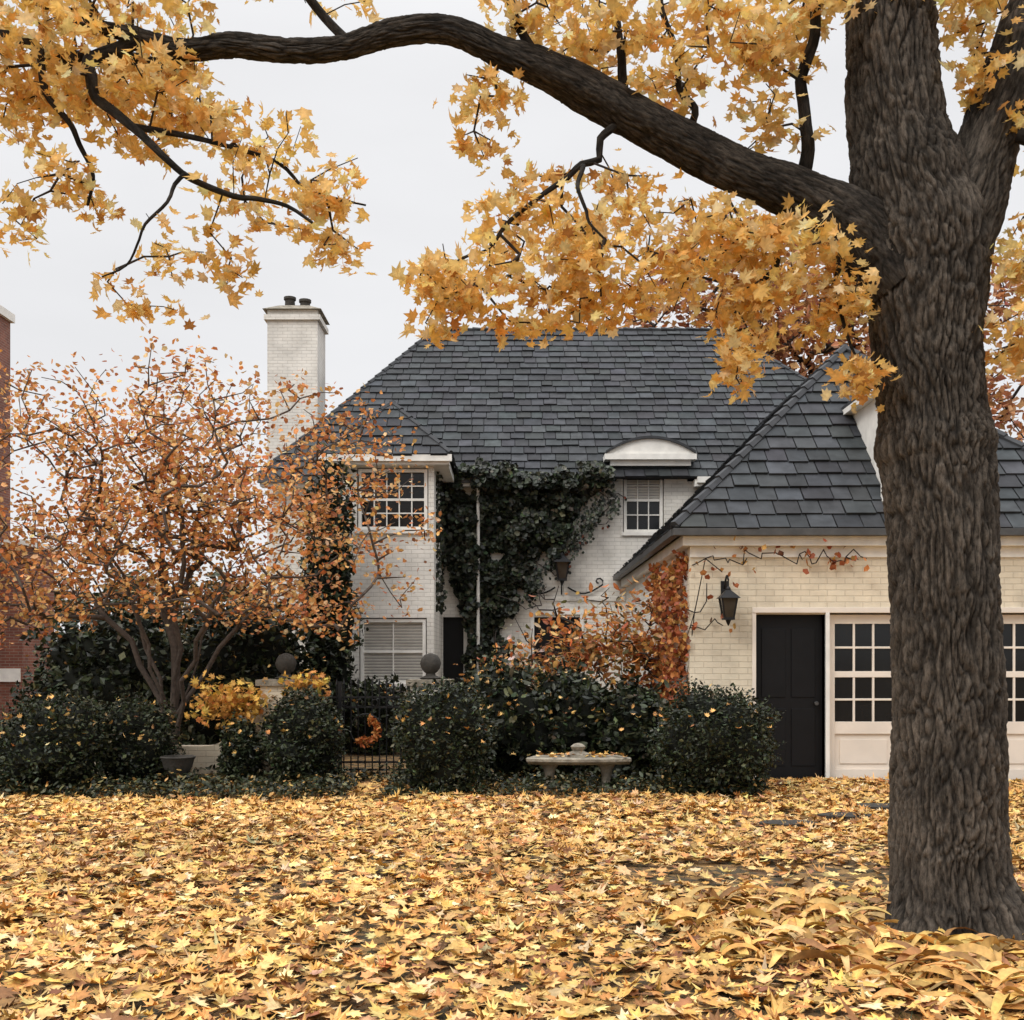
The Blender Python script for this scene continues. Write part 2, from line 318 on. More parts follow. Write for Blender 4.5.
# ------------------------------------------------------------ roof tiles
def tiles(name,poly,parent,ex=.29,wd=.34,base=(.036,.039,.043)):
    P=[Vector(p) for p in poly]; nrm=(P[1]-P[0]).cross(P[2]-P[0]).normalized()
    if nrm.z<0: nrm=-nrm
    U=(P[1]-P[0]).normalized(); 
    Vv=nrm.cross(U).normalized()
    if Vv.z<0: Vv=-Vv
    q=[((p-P[0]).dot(U),(p-P[0]).dot(Vv)) for p in P]; vmax=max(a[1] for a in q)
    def iv(v):
        v=min(max(v,1e-5),vmax-1e-5); xs=[]
        for i in range(len(q)):
            a,b_=q[i],q[(i+1)%len(q)]
            if (a[1]-v)*(b_[1]-v)<=0 and abs(a[1]-b_[1])>1e-9: xs.append(a[0]+(b_[0]-a[0])*(v-a[1])/(b_[1]-a[1]))
        return (min(xs),max(xs)) if xs else (0,0)
    VV=[];FF=[];CC=[]
    rows=int(math.ceil(vmax/ex))
    for r in range(rows):
        v0=r*ex-.02; v1=min((r+1)*ex+.02,vmax); a0,b0=iv(max(v0,0)); a1,b1=iv(v1)
        u=min(a0,a1)-rng.uniform(0,wd)
        while u<max(b0,b1):
            ww=wd*rng.uniform(.7,1.2); g=.008; u0=u+g; u1=u+ww-g
            p=[(min(max(u0,a0),b0),v0),(min(max(u1,a0),b0),v0),(min(max(u1,a1),b1),v1),(min(max(u0,a1),b1),v1)]
            u+=ww
            if (p[1][0]-p[0][0])<.01 and (p[2][0]-p[3][0])<.01: continue
            dv=rng.normal(0,.012); h=.042+rng.uniform(-.006,.012); k=len(VV)
            hs=[h,h,.012,.012]
            for (a,b_),hh,ddv in zip(p,hs,(dv,dv,0,0)):
                VV.append(P[0]+U*a+Vv*(b_+ddv)+nrm*hh)
            for (a,b_),hh,ddv in zip(p[:2],(0,0),(dv,dv)):
                VV.append(P[0]+U*a+Vv*(b_+ddv)+nrm*hh)
            FF+=[k,k+1,k+2,k+3, k,k+4,k+5,k+1]
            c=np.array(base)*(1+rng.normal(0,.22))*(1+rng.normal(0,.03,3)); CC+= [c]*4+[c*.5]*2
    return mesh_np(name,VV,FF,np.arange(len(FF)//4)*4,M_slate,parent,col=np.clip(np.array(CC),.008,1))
def hipcap(bd,a,b_,r=.055,n=None):
    a=Vector(a);b_=Vector(b_); L_=(b_-a).length; n=int(L_/.3); 
    for i in range(n):
        p=a.lerp(b_,i/n); q2=a.lerp(b_,(i+1.15)/n); up=Vector((0,0,.025))
        bd.tube([p+up*1.3,q2+up*.3],[r,r*.88],M_slatecap,6)
# ------------------------------------------------------------ house
house=empty('white_brick_house')
def wall_y(bd,x0,x1,z0,z1,y0,y1,ops,m):
    xs=sorted({x0,x1}|{v for o_ in ops for v in o_[:2]}); zs=sorted({z0,z1}|{v for o_ in ops for v in o_[2:]})
    for i in range(len(xs)-1):
        for j in range(len(zs)-1):
            cx=(xs[i]+xs[i+1])/2; cz=(zs[j]+zs[j+1])/2
            if any(o_[0]<cx<o_[1] and o_[2]<cz<o_[3] for o_ in ops): continue
            bd.box(xs[i],xs[i+1],y0,y1,zs[j],zs[j+1],m)
def window(bd,x0,x1,z0,z1,y,cols,rows,blind=0,mid=True,fw=.06,mb=.022):
    yf=y+.06
    bd.box(x0,x0+fw,yf-.03,yf+.08,z0,z1,M_trim); bd.box(x1-fw,x1,yf-.03,yf+.08,z0,z1,M_trim)
    bd.box(x0+fw,x1-fw,yf-.031,yf+.08,z1-fw,z1,M_trim); bd.box(x0+fw,x1-fw,yf-.031,yf+.08,z0,z0+fw,M_trim)
    a,b_,c,d=x0+fw,x1-fw,z0+fw,z1-fw
    bd.box(a,b_,yf+.05,yf+.07,c,d,M_glass)
    for i in range(1,cols):
        xx=a+(b_-a)*i/cols; bd.box(xx-mb/2,xx+mb/2,yf,yf+.03,c,d,M_trim)
    for i in range(1,rows):
        zz=c+(d-c)*i/rows; t=mb*(2 if (mid and i==rows//2) else 1); bd.box(a,b_,yf-.003,yf+.028,zz-t/2,zz+t/2,M_trim)
    if blind>0:
        zz=d; 
        while zz>d-(d-c)*blind:
            bd.add([(a,yf+.032,zz),(b_,yf+.032,zz),(b_,yf+.046,zz-.045),(a,yf+.046,zz-.045)],[(0,1,2,3)],M_blind); zz-=.055
    bd.box(x0-.05,x1+.05,y-.05,y+.03,z0-.07,z0-.002,M_trim)
W=B()
mo=[(-1.40,-.98,0,2.45),(.45,1.38,0,2.45)]
wall_y(W,-4.85,2.15,0,5.2,22.3,22.55,mo,M_white)
wall_y(W,2.15,3.55,0,5.5,22.3,22.55,[(2.25,3.08,4.15,5.50)],M_white)
W.box(3.55,8.75,22.3,22.55,0,5.2,M_white)
W.box(-4.85,-4.6,22.55,31.5,0,5.2,M_white); W.box(8.5,8.75,22.55,31.5,0,5.2,M_white); W.box(-4.6,8.5,31.25,31.5,0,5.2,M_white)
W.box(2.15,2.25,22.3,22.55,5.5,5.62,M_trim); W.box(3.08,3.55,22.28,23.4,5.22,5.62,M_trim); W.box(2.12,2.25,22.28,23.4,5.22,5.5,M_trim)
W.box(2.25,3.08,22.3,23.2,5.5,5.62,M_trim)
window(W,2.27,3.06,4.17,5.48,22.3,3,4,.5)
W.box(-1.40,-.98,22.42,22.46,0,2.45,M_black); W.box(.45,1.38,22.42,22.46,0,2.45,M_black)
W.box(.38,.45,22.26,22.4,0,2.5,M_trim); W.box(1.38,1.45,22.26,22.4,0,2.5,M_trim); W.box(.38,1.45,22.255,22.4,2.5,2.6,M_trim)
W.box(-.98,-.91,22.26,22.4,0,2.5,M_trim)
W.box(-1.4,2.3,22.27,22.3,2.78,2.86,M_white)
wall_y(W,-3.2,-1.42,0,5.2,20.0,20.22,[(-2.82,-1.52,3.93,5.08),(-2.78,-1.55,1.12,2.35)],M_white)
W.box(-3.2,-2.98,20.22,22.3,0,5.2,M_white); W.box(-1.64,-1.42,20.22,22.3,0,5.2,M_white)
window(W,-2.80,-1.54,3.95,5.06,20.0,5,4,.0); window(W,-2.76,-1.57,1.14,2.33,20.0,2,2,1.0)
W.obj('main_walls',house)
E=B()
E.box(-5.05,2.0,22.02,22.3,5.06,5.2,M_trim); E.box(3.66,9,22.02,22.3,5.06,5.2,M_trim)
E.box(-5.08,1.9,21.93,22.03,5.12,5.24,M_lead); E.box(3.7,4.6,21.93,22.03,5.12,5.24,M_trim)
E.box(-3.42,-1.13,19.78,20.0,5.1,5.24,M_trim); E.box(-1.42,-1.15,20,22,5.1,5.24,M_trim); E.box(-3.42,-3.2,20,22,5.1,5.24,M_trim)
E.box(-3.47,-1.08,19.70,19.79,5.15,5.27,M_trim)
E.tube([(-.68,21.93,5.1),(-.68,22.08,4.85),(-.68,22.08,.1)],.035,M_trim,8)
E.obj('eaves_and_gutters',house)
H=B()
def arch(bd,xa,xb,zb,rise,y0,y1,th,m,mfill,n=14):
    pts=[]
    for i in range(n+1):
        f=i/n; xx=xa+(xb-xa)*f; zz=zb+rise*(1-(2*f-1)**2); pts.append((xx,zz))
    vs=[(a,y0,b_) for a,b_ in pts]+[(a,y1,b_) for a,b_ in pts]+[(a,y0,b_+th) for a,b_ in pts]+[(a,y1,b_+th) for a,b_ in pts]
    k=n+1; fs=[]
    for i in range(n): fs+=[(i,i+1,k+i+1,k+i),(2*k+i,3*k+i,3*k+i+1,2*k+i+1),(i,2*k+i,2*k+i+1,i+1)]
    fs+=[(0,k,3*k,2*k),(n,2*k+n,3*k+n,k+n)]
    bd.add(vs,fs,m)
    f0=[(a,y0+.06,b_) for a,b_ in pts]; bd.add(f0,[tuple(range(len(f0)))],mfill)
arch(H,1.88,3.68,5.72,.30,22.0,23.4,.05,M_slatecap,M_trim)
H.box(1.86,3.70,22.02,23.1,5.60,5.715,M_trim)
H.box(1.98,3.60,22.12,22.3,5.49,5.60,M_trim)
H.obj('arched_dormer_hood',house)
e=22.0; ez=5.24; rz_=9.66
R=B()
R.add([(-5.1,e,ez),(9,e,ez),(5.2,27,rz_),(-1.9,27,rz_),(-5.1,32,ez),(9,32,ez)],[(0,1,2,3),(0,3,4),(1,5,2),(4,3,2,5),(0,4,5,1)],M_under)
tiles('main_roof_slates',[(-5.1,e,ez),(9,e,ez),(5.2,27,rz_),(-1.9,27,rz_)],house)
tiles('main_roof_left_slates',[(-5.1,32,ez),(-5.1,e,ez),(-1.9,27,rz_)],house)
tiles('main_roof_right_slates',[(9,e,ez),(9,32,ez),(5.2,27,rz_)],house)
tiles('main_roof_rear_slates',[(9,32,ez),(-5.1,32,ez),(-1.9,27,rz_),(5.2,27,rz_)],house)
hipcap(R,(-5.1,e,ez),(-1.9,27,rz_)); hipcap(R,(9,e,ez),(5.2,27,rz_)); hipcap(R,(-1.9,27,rz_),(5.2,27,rz_))
a=(-3.45,19.72,5.26); b2=(-1.1,19.72,5.26); c2=(-2.275,20.9,6.45); d2=(-2.275,23.5,6.45)
R.add([a,b2,c2,d2,(-1.1,22.1,5.26),(-3.45,22.1,5.26)],[(0,1,2),(1,4,3,2),(5,0,2,3)],M_under)
tiles('wing_front_slates',[a,b2,c2],house); tiles('wing_right_slates',[b2,(-1.1,22.1,5.26),d2,c2],house); tiles('wing_left_slates',[(-3.45,22.1,5.26),a,c2,d2],house)
hipcap(R,b2,c2); hipcap(R,a,c2); hipcap(R,c2,d2)
ge=14.08; gz0=3.27; ax,ay,az=5.2,17.2,6.44
a=(2.08,ge,gz0); b2=(8.32,ge,gz0); c2=(ax,ay,az); d2=(ax,23.6,az)
R.add([a,b2,c2,d2,(2.08,22.28,gz0),(8.32,22.28,gz0)],[(0,1,2),(4,0,2,3),(1,5,3,2)],M_under)
tiles('garage_front_slates',[a,b2,c2],house); 
tiles('garage_left_slates',[(2.08,22.28,gz0),a,c2,(ax,22.28,az)],house); tiles('garage_right_slates',[b2,(8.32,22.28,gz0),(ax,22.28,az),c2],house)
hipcap(R,a,c2,.07); hipcap(R,b2,c2,.07); hipcap(R,c2,d2,.07)
tiles('garage_saddle_left',[(4.0,22.28,5.22),(ax,22.28,az-.0),(ax,23.5,az)],house)
R.obj('roof_structure',house)
C=B(); C.box(-5.85,-4.65,26.3,27.4,0,9.95,M_white); C.box(-5.92,-4.58,26.23,27.47,9.7,9.82,M_white)
C.add([(-5.95,26.2,9.95),(-4.55,26.2,9.95),(-4.55,27.5,9.95),(-5.95,27.5,9.95),(-5.6,26.5,10.12),(-4.9,26.5,10.12),(-4.9,27.2,10.12),(-5.6,27.2,10.12)],[(0,3,2,1),(4,5,6,7),(0,1,5,4),(1,2,6,5),(2,3,7,6),(3,0,4,7)],M_stone)
C.lathe((-5.42,26.85,10.12),[(.13,0),(.12,.22),(.15,.24),(.15,.3)],M_dstone,12); C.lathe((-5.05,26.85,10.12),[(.13,0),(.12,.16),(.15,.18),(.15,.24)],M_dstone,12)
C.obj('chimney',house)
G=B()
go=[(3.17,4.07,0,2.18),(4.09,7.25,0,2.2)]
wall_y(G,2.31,8.1,0,3.12,14.3,14.52,go,M_cream)
G.box(2.31,2.53,14.52,22.3,0,3.12,M_white); G.box(7.88,8.1,14.52,22.3,0,3.12,M_cream)
G.box(2.2,8.2,14.16,14.3,3.06,3.2,M_trim); G.box(2.2,2.31,14.3,22.2,3.06,3.2,M_trim)
G.box(2.06,8.3,14.03,14.15,3.18,3.27,M_lead); G.box(2.04,2.14,14.15,22.2,3.18,3.27,M_lead)
G.box(2.31,8.1,14.275,14.3,2.92,3.06,M_trim)
G.box(3.17,4.07,14.42,14.47,0.02,2.18,M_black)
for zz in ((.2,.95),(1.1,2.0)):
    for xx in ((3.27,3.58),(3.66,3.97)): G.box(xx[0],xx[1],14.405,14.42,zz[0],zz[1],M_black)
G.tube([(3.98,14.40,1.02),(3.98,14.36,1.02)],.028,M_lead,8)
G.box(4.07,4.12,14.26,14.44,0,2.2,M_trim); G.box(3.12,3.17,14.28,14.44,0,2.2,M_door); G.box(3.12,7.3,14.27,14.30,2.2,2.27,M_door)
y0=14.38
lv=[(4.12,5.16),(5.17,6.21),(6.22,7.25)]
for (xa,xb) in lv:
    s=.1
    z=[(.02,.16),(.62,.78),(1.36,1.44),(2.06,2.18)]
    G.box(xa,xa+s,y0,y0+.05,.02,2.18,M_door); G.box(xb-s-.08,xb,y0,y0+.05,.02,2.18,M_door)
    for (za,zb) in z: G.box(xa+s,xb-s-.08,y0+.001,y0+.05,za,zb,M_door)
    A,Bx=xa+s,xb-s-.08
    G.box(A,Bx,y0+.03,y0+.045,.16,.62,M_door); G.box(A+.07,Bx-.07,y0+.015,y0+.03,.23,.55,M_door)
    for (za,zb) in ((.78,1.36),(1.44,2.06)):
        G.box(A,Bx,y0+.034,y0+.045,za,zb,M_glass)
        for i in (1,2): xx=A+(Bx-A)*i/3; G.box(xx-.014,xx+.014,y0+.006,y0+.034,za,zb,M_door)
        G.box(A,Bx,y0+.008,y0+.034,(za+zb)/2-.014,(za+zb)/2+.014,M_door)
G.box(2.3,8.1,14.0,14.3,-.05,.03,M_stone)
G.obj('garage_front',house,bevel=.004)
D=B(); D.box(4.92,5.95,14.46,16.0,3.3,5.14,M_trim); 
D.box(4.86,4.95,14.42,14.5,3.6,5.14,M_trim)
window(D,5.1,5.8,3.95,4.95,14.38,3,4,.3)
arch(D,4.78,6.05,5.2,.16,14.2,16.4,.05,M_slatecap,M_trim); D.box(4.78,6.05,14.25,16.1,5.12,5.20,M_trim)
D.obj('garage_dormer',house)
# ------------------------------------------------------------ lanterns
def lantern(name,x,y,z,s=1.0,scroll=False):
    b=B(); e_=empty(name)
    yl=y-.28*s
    b.box(x-.05*s,x+.05*s,y-.02,y,z-.15*s,z+.35*s,M_iron)
    pts=[(x,y-.02+(-.26*s)*f,z+.25*s+.16*s*math.sin(f*math.pi*.8)) for f in np.linspace(0,1,9)]; b.tube(pts,.014*s,M_iron,6)
    b.tube([pts[-1],(x,yl,z+.2*s)],.010*s,M_iron,6)
    def sq(r,zz): return [(x-r,yl-r,zz),(x+r,yl-r,zz),(x+r,yl+r,zz),(x-r,yl+r,zz)]
    q4=[(0,1,5,4),(1,2,6,5),(2,3,7,6),(3,0,4,7)]
    b.add(sq(.06*s,z-.16*s)+sq(.10*s,z+.1*s),q4+[(3,2,1,0)],M_lglass)
    b.add(sq(.14*s,z+.1*s)+sq(.03*s,z+.21*s),q4+[(3,2,1,0),(4,5,6,7)],M_iron)
    for sx in (-1,1):
        for sy in (-1,1): b.tube([(x+sx*.062*s,yl+sy*.062*s,z-.17*s),(x+sx*.104*s,yl+sy*.104*s,z+.11*s)],.012*s,M_iron,5)
    b.box(x-.075*s,x+.075*s,yl-.075*s,yl+.075*s,z-.19*s,z-.16*s,M_iron); b.lathe((x,yl,z-.27*s),[(.005,0),(.025*s,.04*s),(.04*s,.08*s)],M_iron,8)
    b.lathe((x,yl,z+.2*s),[(.03*s,0),(.035*s,.03*s),(.006,.07*s)],M_iron,8)
    if scroll:
        for sg in (-1,1):
            P_=[(x+sg*(.1+.5*f)*s,y-.06,z-.28*s-.1*s*math.sin(f*math.pi)) for f in np.linspace(0,1,8)]
            c_=P_[-1]; P_+=[(c_[0]+.09*s*(1-t/9)*sg*math.sin(t*.9),y-.06,c_[2]+.09*s-.09*s*(1-t/9)*math.cos(t*.9)) for t in range(1,8)]
            b.tube(P_,.014*s,M_iron,6)
        b.tube([(x,y-.05,z-.4*s),(x,y-.05,z+.4*s)],.012*s,M_iron,6)
    b.obj('lantern_body',e_)
lantern('wall_lantern',2.76,14.3,2.28,.95); lantern('wall_lantern',1.0,22.3,3.4,1.25,True)
# ------------------------------------------------------------ neighbour
nb=empty('brick_house'); b=B(); b.box(-26,-15.05,25,33,0,11.7,M_red); b.box(-26.2,-14.95,24.8,33.1,11.7,11.95,M_trim)
b.box(-20,-12.9,29,31,0,4.6,M_red); b.box(-20,-12.8,28.9,31.1,4.6,4.75,M_trim)
b.box(-13.6,-12.95,28.93,29.0,1.0,1.35,M_trim)
window(b,-16.4,-15.5,1.2,2.9,28.93,2,4,0); window(b,-18.5,-17.5,4.8,6.4,24.93,2,4,0)
b.obj('brick_walls',nb)
# ------------------------------------------------------------ gate piers, gate
def pier(name,x,y,m,w_=.5,h=1.25):
    e_=empty(name); b=B(); b.box(x-w_/2,x+w_/2,y-w_/2,y+w_/2,0,h,m)
    b.box(x-w_/2-.05,x+w_/2+.05,y-w_/2-.05,y+w_/2+.05,h,h+.08,M_stone)
    b.lathe((x,y,h+.08),[(.13,0),(.15,.02),(.07,.05),(.06,.08),(.09,.10),(.125,.15),(.14,.21),(.125,.27),(.09,.32),(.03,.345),(.001,.35)],M_dstone,20)
    return e_,b
e_,b=pier('gate_pier',-3.0,14.6,M_cream,.56)
n_=10; vs=[];
for i in range(n_+1):
    f=i/n_; xx=-3.28-.75*f; zz=1.2-.75*math.sin(f*math.pi/2); vs+= [(xx,14.5,0),(xx,14.7,0),(xx,14.5,zz),(xx,14.7,zz)]
fs=[]
for i in range(n_): k=i*4; fs+=[(k,k+4,k+6,k+2),(k+1,k+3,k+7,k+5),(k+2,k+6,k+7,k+3)]
b.add(vs,fs,M_cream); b.box(-6.5,-4.03,14.5,14.7,0,.45,M_cream); b.obj('pier_body',e_,smooth=True)
e_,b=pier('gate_pier',-1.08,14.6,M_white); b.obj('pier_body',e_,smooth=True)
gt=empty('iron_gate'); b=B(); xa,xb=-2.72,-1.36; yy=14.6
for zz in (.12,.22,.95,1.08): b.box(xa,xb,yy-.012,yy+.012,zz,zz+.025,M_iron)
for i in range(15):
    xx=xa+.02+(xb-xa-.04)*i/14; hh=1.2+.08*math.sin(i/14*math.pi); b.tube([(xx,yy-.02,.04),(xx,yy-.02,hh)],.010,M_iron,6); b.lathe((xx,yy-.02,hh),[(.02,0),(.012,.03),(.001,.08)],M_iron,6)
for xx in (xa,-2.28,xb): b.box(xx-.025,xx+.025,yy-.045,yy+.02,0,1.3,M_iron)
for i in range(7):
    cx=xa+.1+i*.2; b.tube([(cx+.045*math.cos(t),yy-.03,1.02+.045*math.sin(t)) for t in np.linspace(0,6.3,12)],.007,M_iron,5)
b.tube([(-1.93+.21*math.cos(t),yy-.05,.66+.21*math.sin(t)) for t in np.linspace(0,6.3,22)],.012,M_iron,6)
b.obj('gate_bars',gt)
n=260; t=rng.uniform(-2.4,1.3,n); rr=.16+rng.normal(0,.025,n)
leaves('wreath_leaves',np.stack([-1.93+rr*np.cos(t),yy-.09+rng.normal(0,.02,n),.66+rr*np.sin(t)],1),.06,OVAL,rng.uniform(.5,1.5,n),.3,palette(n,[((.55,.17,.05),1),((.6,.28,.08),.5)]),M_orange,gt)
# ------------------------------------------------------------ stone bench
bn=empty('stone_bench'); b=B()
cx,cy=.79,13.2; R0=1.55; vs=[];n_=16
def ring(zz,gr):
    o_=[]
    for i in range(n_+1):
        a=-.36+.72*i/n_; rr=R0+.2+gr; o_.append((cx+rr*math.sin(a*(1+gr*.3)),cy+1.45-rr*math.cos(a),zz))
    for i in range(n_,-1,-1):
        a=-.36+.72*i/n_; rr=R0-.2-gr; o_.append((cx+rr*math.sin(a*(1+gr*.3)),cy+1.45-rr*math.cos(a),zz))
    return o_
zs=[(.35,-.04),(.375,-.01),(.39,.01),(.42,.01),(.435,-.01)]
allv=[]; 
for zz,gr in zs: allv+=ring(zz,gr)
K=2*(n_+1); fs=[tuple(range(K-1,-1,-1)),tuple((len(zs)-1)*K+i for i in range(K))]
for j in range(len(zs)-1):
    for i in range(K): fs.append((j*K+i,j*K+(i+1)%K,(j+1)*K+(i+1)%K,(j+1)*K+i))
b.add(allv,fs,M_stone)
for sx in (-.34,.34):
    x_=cx+sx
    prof=[(.10,0),(.10,.05),(.06,.10),(.055,.2),(.075,.28),(.11,.33),(.12,.355)]
    b.lathe((x_,cy-.02,0),prof,M_stone,12)
    b.box(x_-.11,x_+.11,cy-.17,cy+.15,0,.05,M_stone)
b.lathe((cx,cy-.05,.437),[(.17,0),(.16,.03),(.10,.05),(.06,.07),(.085,.10),(.09,.12),(.05,.15),(.001,.16)],M_stone,16)
b.obj('bench_body',bn,smooth=True)
n=90; leaves('bench_leaves',np.stack([cx+rng.normal(0,.26,n),cy-.1+rng.normal(0,.06,n),.445+np.abs(rng.normal(0,.02,n))],1),.08,MAPLE,np.abs(rng.normal(0,.4,n)),.3,palette(n,GPAL),M_fall,bn)
un=empty('garden_urn'); b=B(); b.lathe((-4.1,13.5,0),[(.15,0),(.15,.05),(.07,.09),(.06,.14),(.10,.18),(.17,.27),(.19,.36),(.22,.40),(.20,.41),(.15,.36)],M_dstone,20); b.obj('urn_body',un,smooth=True)
def stone(x,y,rx,ry):
    b=B(); n_=11; p=[(x+rx*math.cos(2*math.pi*i/n_)*random.uniform(.85,1.1),y+ry*math.sin(2*math.pi*i/n_)*random.uniform(.85,1.1)) for i in range(n_)]
    b.add([(a,c_,.0) for a,c_ in p]+[(a,c_,.06) for a,c_ in p],[tuple(n_+i for i in range(n_))]+[(i,(i+1)%n_,n_+(i+1)%n_,n_+i) for i in range(n_)],M_dstone); b.obj('stepping_stone')
stone(2.6,10.4,.3,.16); stone(3.3,10.9,.28,.16); stone(3.9,11.6,.3,.2)
# ------------------------------------------------------------ shrubs
GP=[((.024,.032,.014),1),((.045,.055,.024),.6),((.014,.018,.009),.7),((.10,.10,.05),.16)]
def shrub(name,x,y,rx,ry,h,n,ls,pal=GP,tm=RHOMB,fallen=40,core=True,lump=.15,mat=None,zb=0.0,shell=.18,fz=.55):
    e_=empty(name); c=np.array([x,y,zb+h*.48]); rad=np.array([rx,ry,h*.53])
    u=rng.normal(0,1,(n,3)); u/=np.linalg.norm(u,axis=1,keepdims=True)
    seed=rng.uniform(0,50)
    lm=np.array([1+lump*noise.noise(Vector((a*2.2+seed,b_*2.2,c_*2.2)))*2+lump*1.1*noise.noise(Vector((a*6+seed,b_*6,c_*6))) for a,b_,c_ in u])
    rr=lm*(1-shell*rng.random(n)**1.5+.13*rng.random(n)**5)
    p=c+u*rad*rr[:,None]; p=p[p[:,2]>.02]; n=len(p)
    leaves('foliage',p,rng.uniform(.6,1.4,n)*ls,tm,rng.uniform(0,1.6,n),.2,palette(n,pal,.28),mat or M_green,e_)
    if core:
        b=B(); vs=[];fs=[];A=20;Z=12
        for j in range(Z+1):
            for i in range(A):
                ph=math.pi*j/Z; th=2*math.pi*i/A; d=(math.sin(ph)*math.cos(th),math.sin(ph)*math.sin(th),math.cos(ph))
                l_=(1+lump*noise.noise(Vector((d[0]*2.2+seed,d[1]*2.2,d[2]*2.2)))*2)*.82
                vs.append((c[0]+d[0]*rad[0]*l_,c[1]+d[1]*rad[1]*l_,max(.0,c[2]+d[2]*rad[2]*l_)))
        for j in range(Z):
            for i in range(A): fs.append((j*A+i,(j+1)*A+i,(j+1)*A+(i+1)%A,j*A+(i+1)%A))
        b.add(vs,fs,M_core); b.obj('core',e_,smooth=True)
    if fallen:
        u=rng.normal(0,1,(fallen,3)); u[:,2]=np.abs(u[:,2])*.8+.1; u[:,1]-=.4; u/=np.linalg.norm(u,axis=1,keepdims=True)
        p=c+u*rad*1.04; leaves('caught_leaves',p,.08,MAPLE,rng.uniform(0,1.2,fallen),.4,palette(fallen,GPAL),M_fall,e_)
shrub('boxwood_shrub',-5.5,13.2,.68,.62,1.15,7500,.055,fallen=60)
shrub('boxwood_shrub',-4.75,13.9,.50,.55,1.10,5500,.055,fallen=30)
shrub('boxwood_shrub',-2.62,13.8,.48,.5,1.18,6500,.055,fallen=20)
shrub('boxwood_shrub',-3.42,13.9,.26,.3,.80,3300,.055,fallen=20)
shrub('boxwood_shrub',-.82,12.95,.56,.55,1.32,8500,.052,fallen=40)
shrub('boxwood_shrub',2.38,12.95,.70,.62,1.26,10000,.052,fallen=22)
shrub('rhododendron_shrub',-.1,14.3,.6,.55,1.5,3200,.10,tm=OVAL,lump=.26,fallen=60,shell=.3)
shrub('rhododendron_shrub',.75,14.6,.7,.55,1.4,3200,.10,tm=OVAL,lump=.26,fallen=45,shell=.3)
shrub('rhododendron_shrub',1.55,14.2,.6,.55,1.25,3200,.10,tm=OVAL,lump=.26,fallen=40,shell=.3)
shrub('evergreen_hedge',-6.6,18.5,1.6,.8,2.4,6000,.12,tm=LEAF4,lump=.25,fallen=30)
shrub('evergreen_hedge',-4.4,18.2,1.3,.8,2.5,6000,.12,tm=LEAF4,lump=.25,fallen=30)
shrub('evergreen_hedge',-3.2,19.1,.42,.45,4.7,6500,.11,tm=LEAF4,lump=.3,fallen=0)
shrub('evergreen_hedge',-2.3,18.6,.7,.5,1.2,2500,.10,tm=LEAF4,lump=.25,fallen=20)
OP=[((.60,.24,.07),1),((.70,.38,.13),.9),((.36,.12,.05),.5),((.70,.48,.25),.35),((.12,.10,.04),.35)]
YP=[((.80,.48,.11),1),((.70,.36,.09),.6),((.5,.25,.07),.2)]
shrub('yellow_leaf_shrub',-3.6,14.15,.55,.35,.55,620,.10,pal=YP,tm=MAPLE,core=False,fallen=0,lump=.4,mat=M_orange,zb=.78,shell=.9)
shrub('yellow_leaf_shrub',-2.65,14.2,.35,.3,.35,200,.10,pal=YP,tm=MAPLE,core=False,fallen=0,lump=.3,mat=M_orange,zb=1.1,shell=.9)
shrub('viburnum_shrub',1.15,16.2,.95,.7,1.5,1200,.11,pal=OP,tm=OVAL,core=False,fallen=0,lump=.4,mat=M_orange,zb=1.0,shell=.95)
shrub('viburnum_shrub',1.9,16.6,.6,.7,1.7,800,.11,pal=OP,tm=OVAL,core=False,fallen=0,lump=.4,mat=M_orange,zb=.9,shell=.95)
shrub('viburnum_shrub',.2,16.4,.7,.6,1.0,700,.10,pal=OP+[((.6,.55,.42),.8)],tm=OVAL,core=False,fallen=0,lump=.4,mat=M_orange,zb=.9,shell=.95)
T=np.stack([rng.uniform(-.3,2.3,140),rng.uniform(15.8,16.9,140),rng.uniform(1.0,2.7,140)],1); T=T[np.argsort(T[:,2])]
vb=empty('viburnum_shrub')
A,par,tips=grow([(1.0,16.4,0),(1.6,16.5,0),(.3,16.4,0)],[-1,-1,-1],T,.2,.05,.06); rd=radii(par,tips,len(A),.005,.4); k=par>=0
edges_mesh('viburnum_stems',A[par[k]],A[k],rd[par[k]],rd[k],M_twig,vb,4)
def cover(x0,x1,y0,y1,n):
    x=rng.uniform(x0,x1,n); y=rng.uniform(y0,y1,n); k_=np.array([bed(a,b_) for a,b_ in zip(x,y)]); x=x[k_]; y=y[k_]; n=len(x)
    z=rng.uniform(.03,.17,n)*(1+.6*np.sin(x*5)*np.sin(y*6))
    return np.stack([x,y,z],1)
P_=np.concatenate([cover(-7.0,-1.9,11.9,13.7,8200),cover(-1.5,2.9,12.1,14.1,7500),cover(-6.5,-.5,13.6,14.6,2500)])
n=len(P_); leaves('ground_cover',P_,rng.uniform(.05,.085,n),OVAL,rng.uniform(0,1.1,n),.2,palette(n,GP+[((.14,.13,.06),.35),((.5,.30,.10),.22)]),M_green)
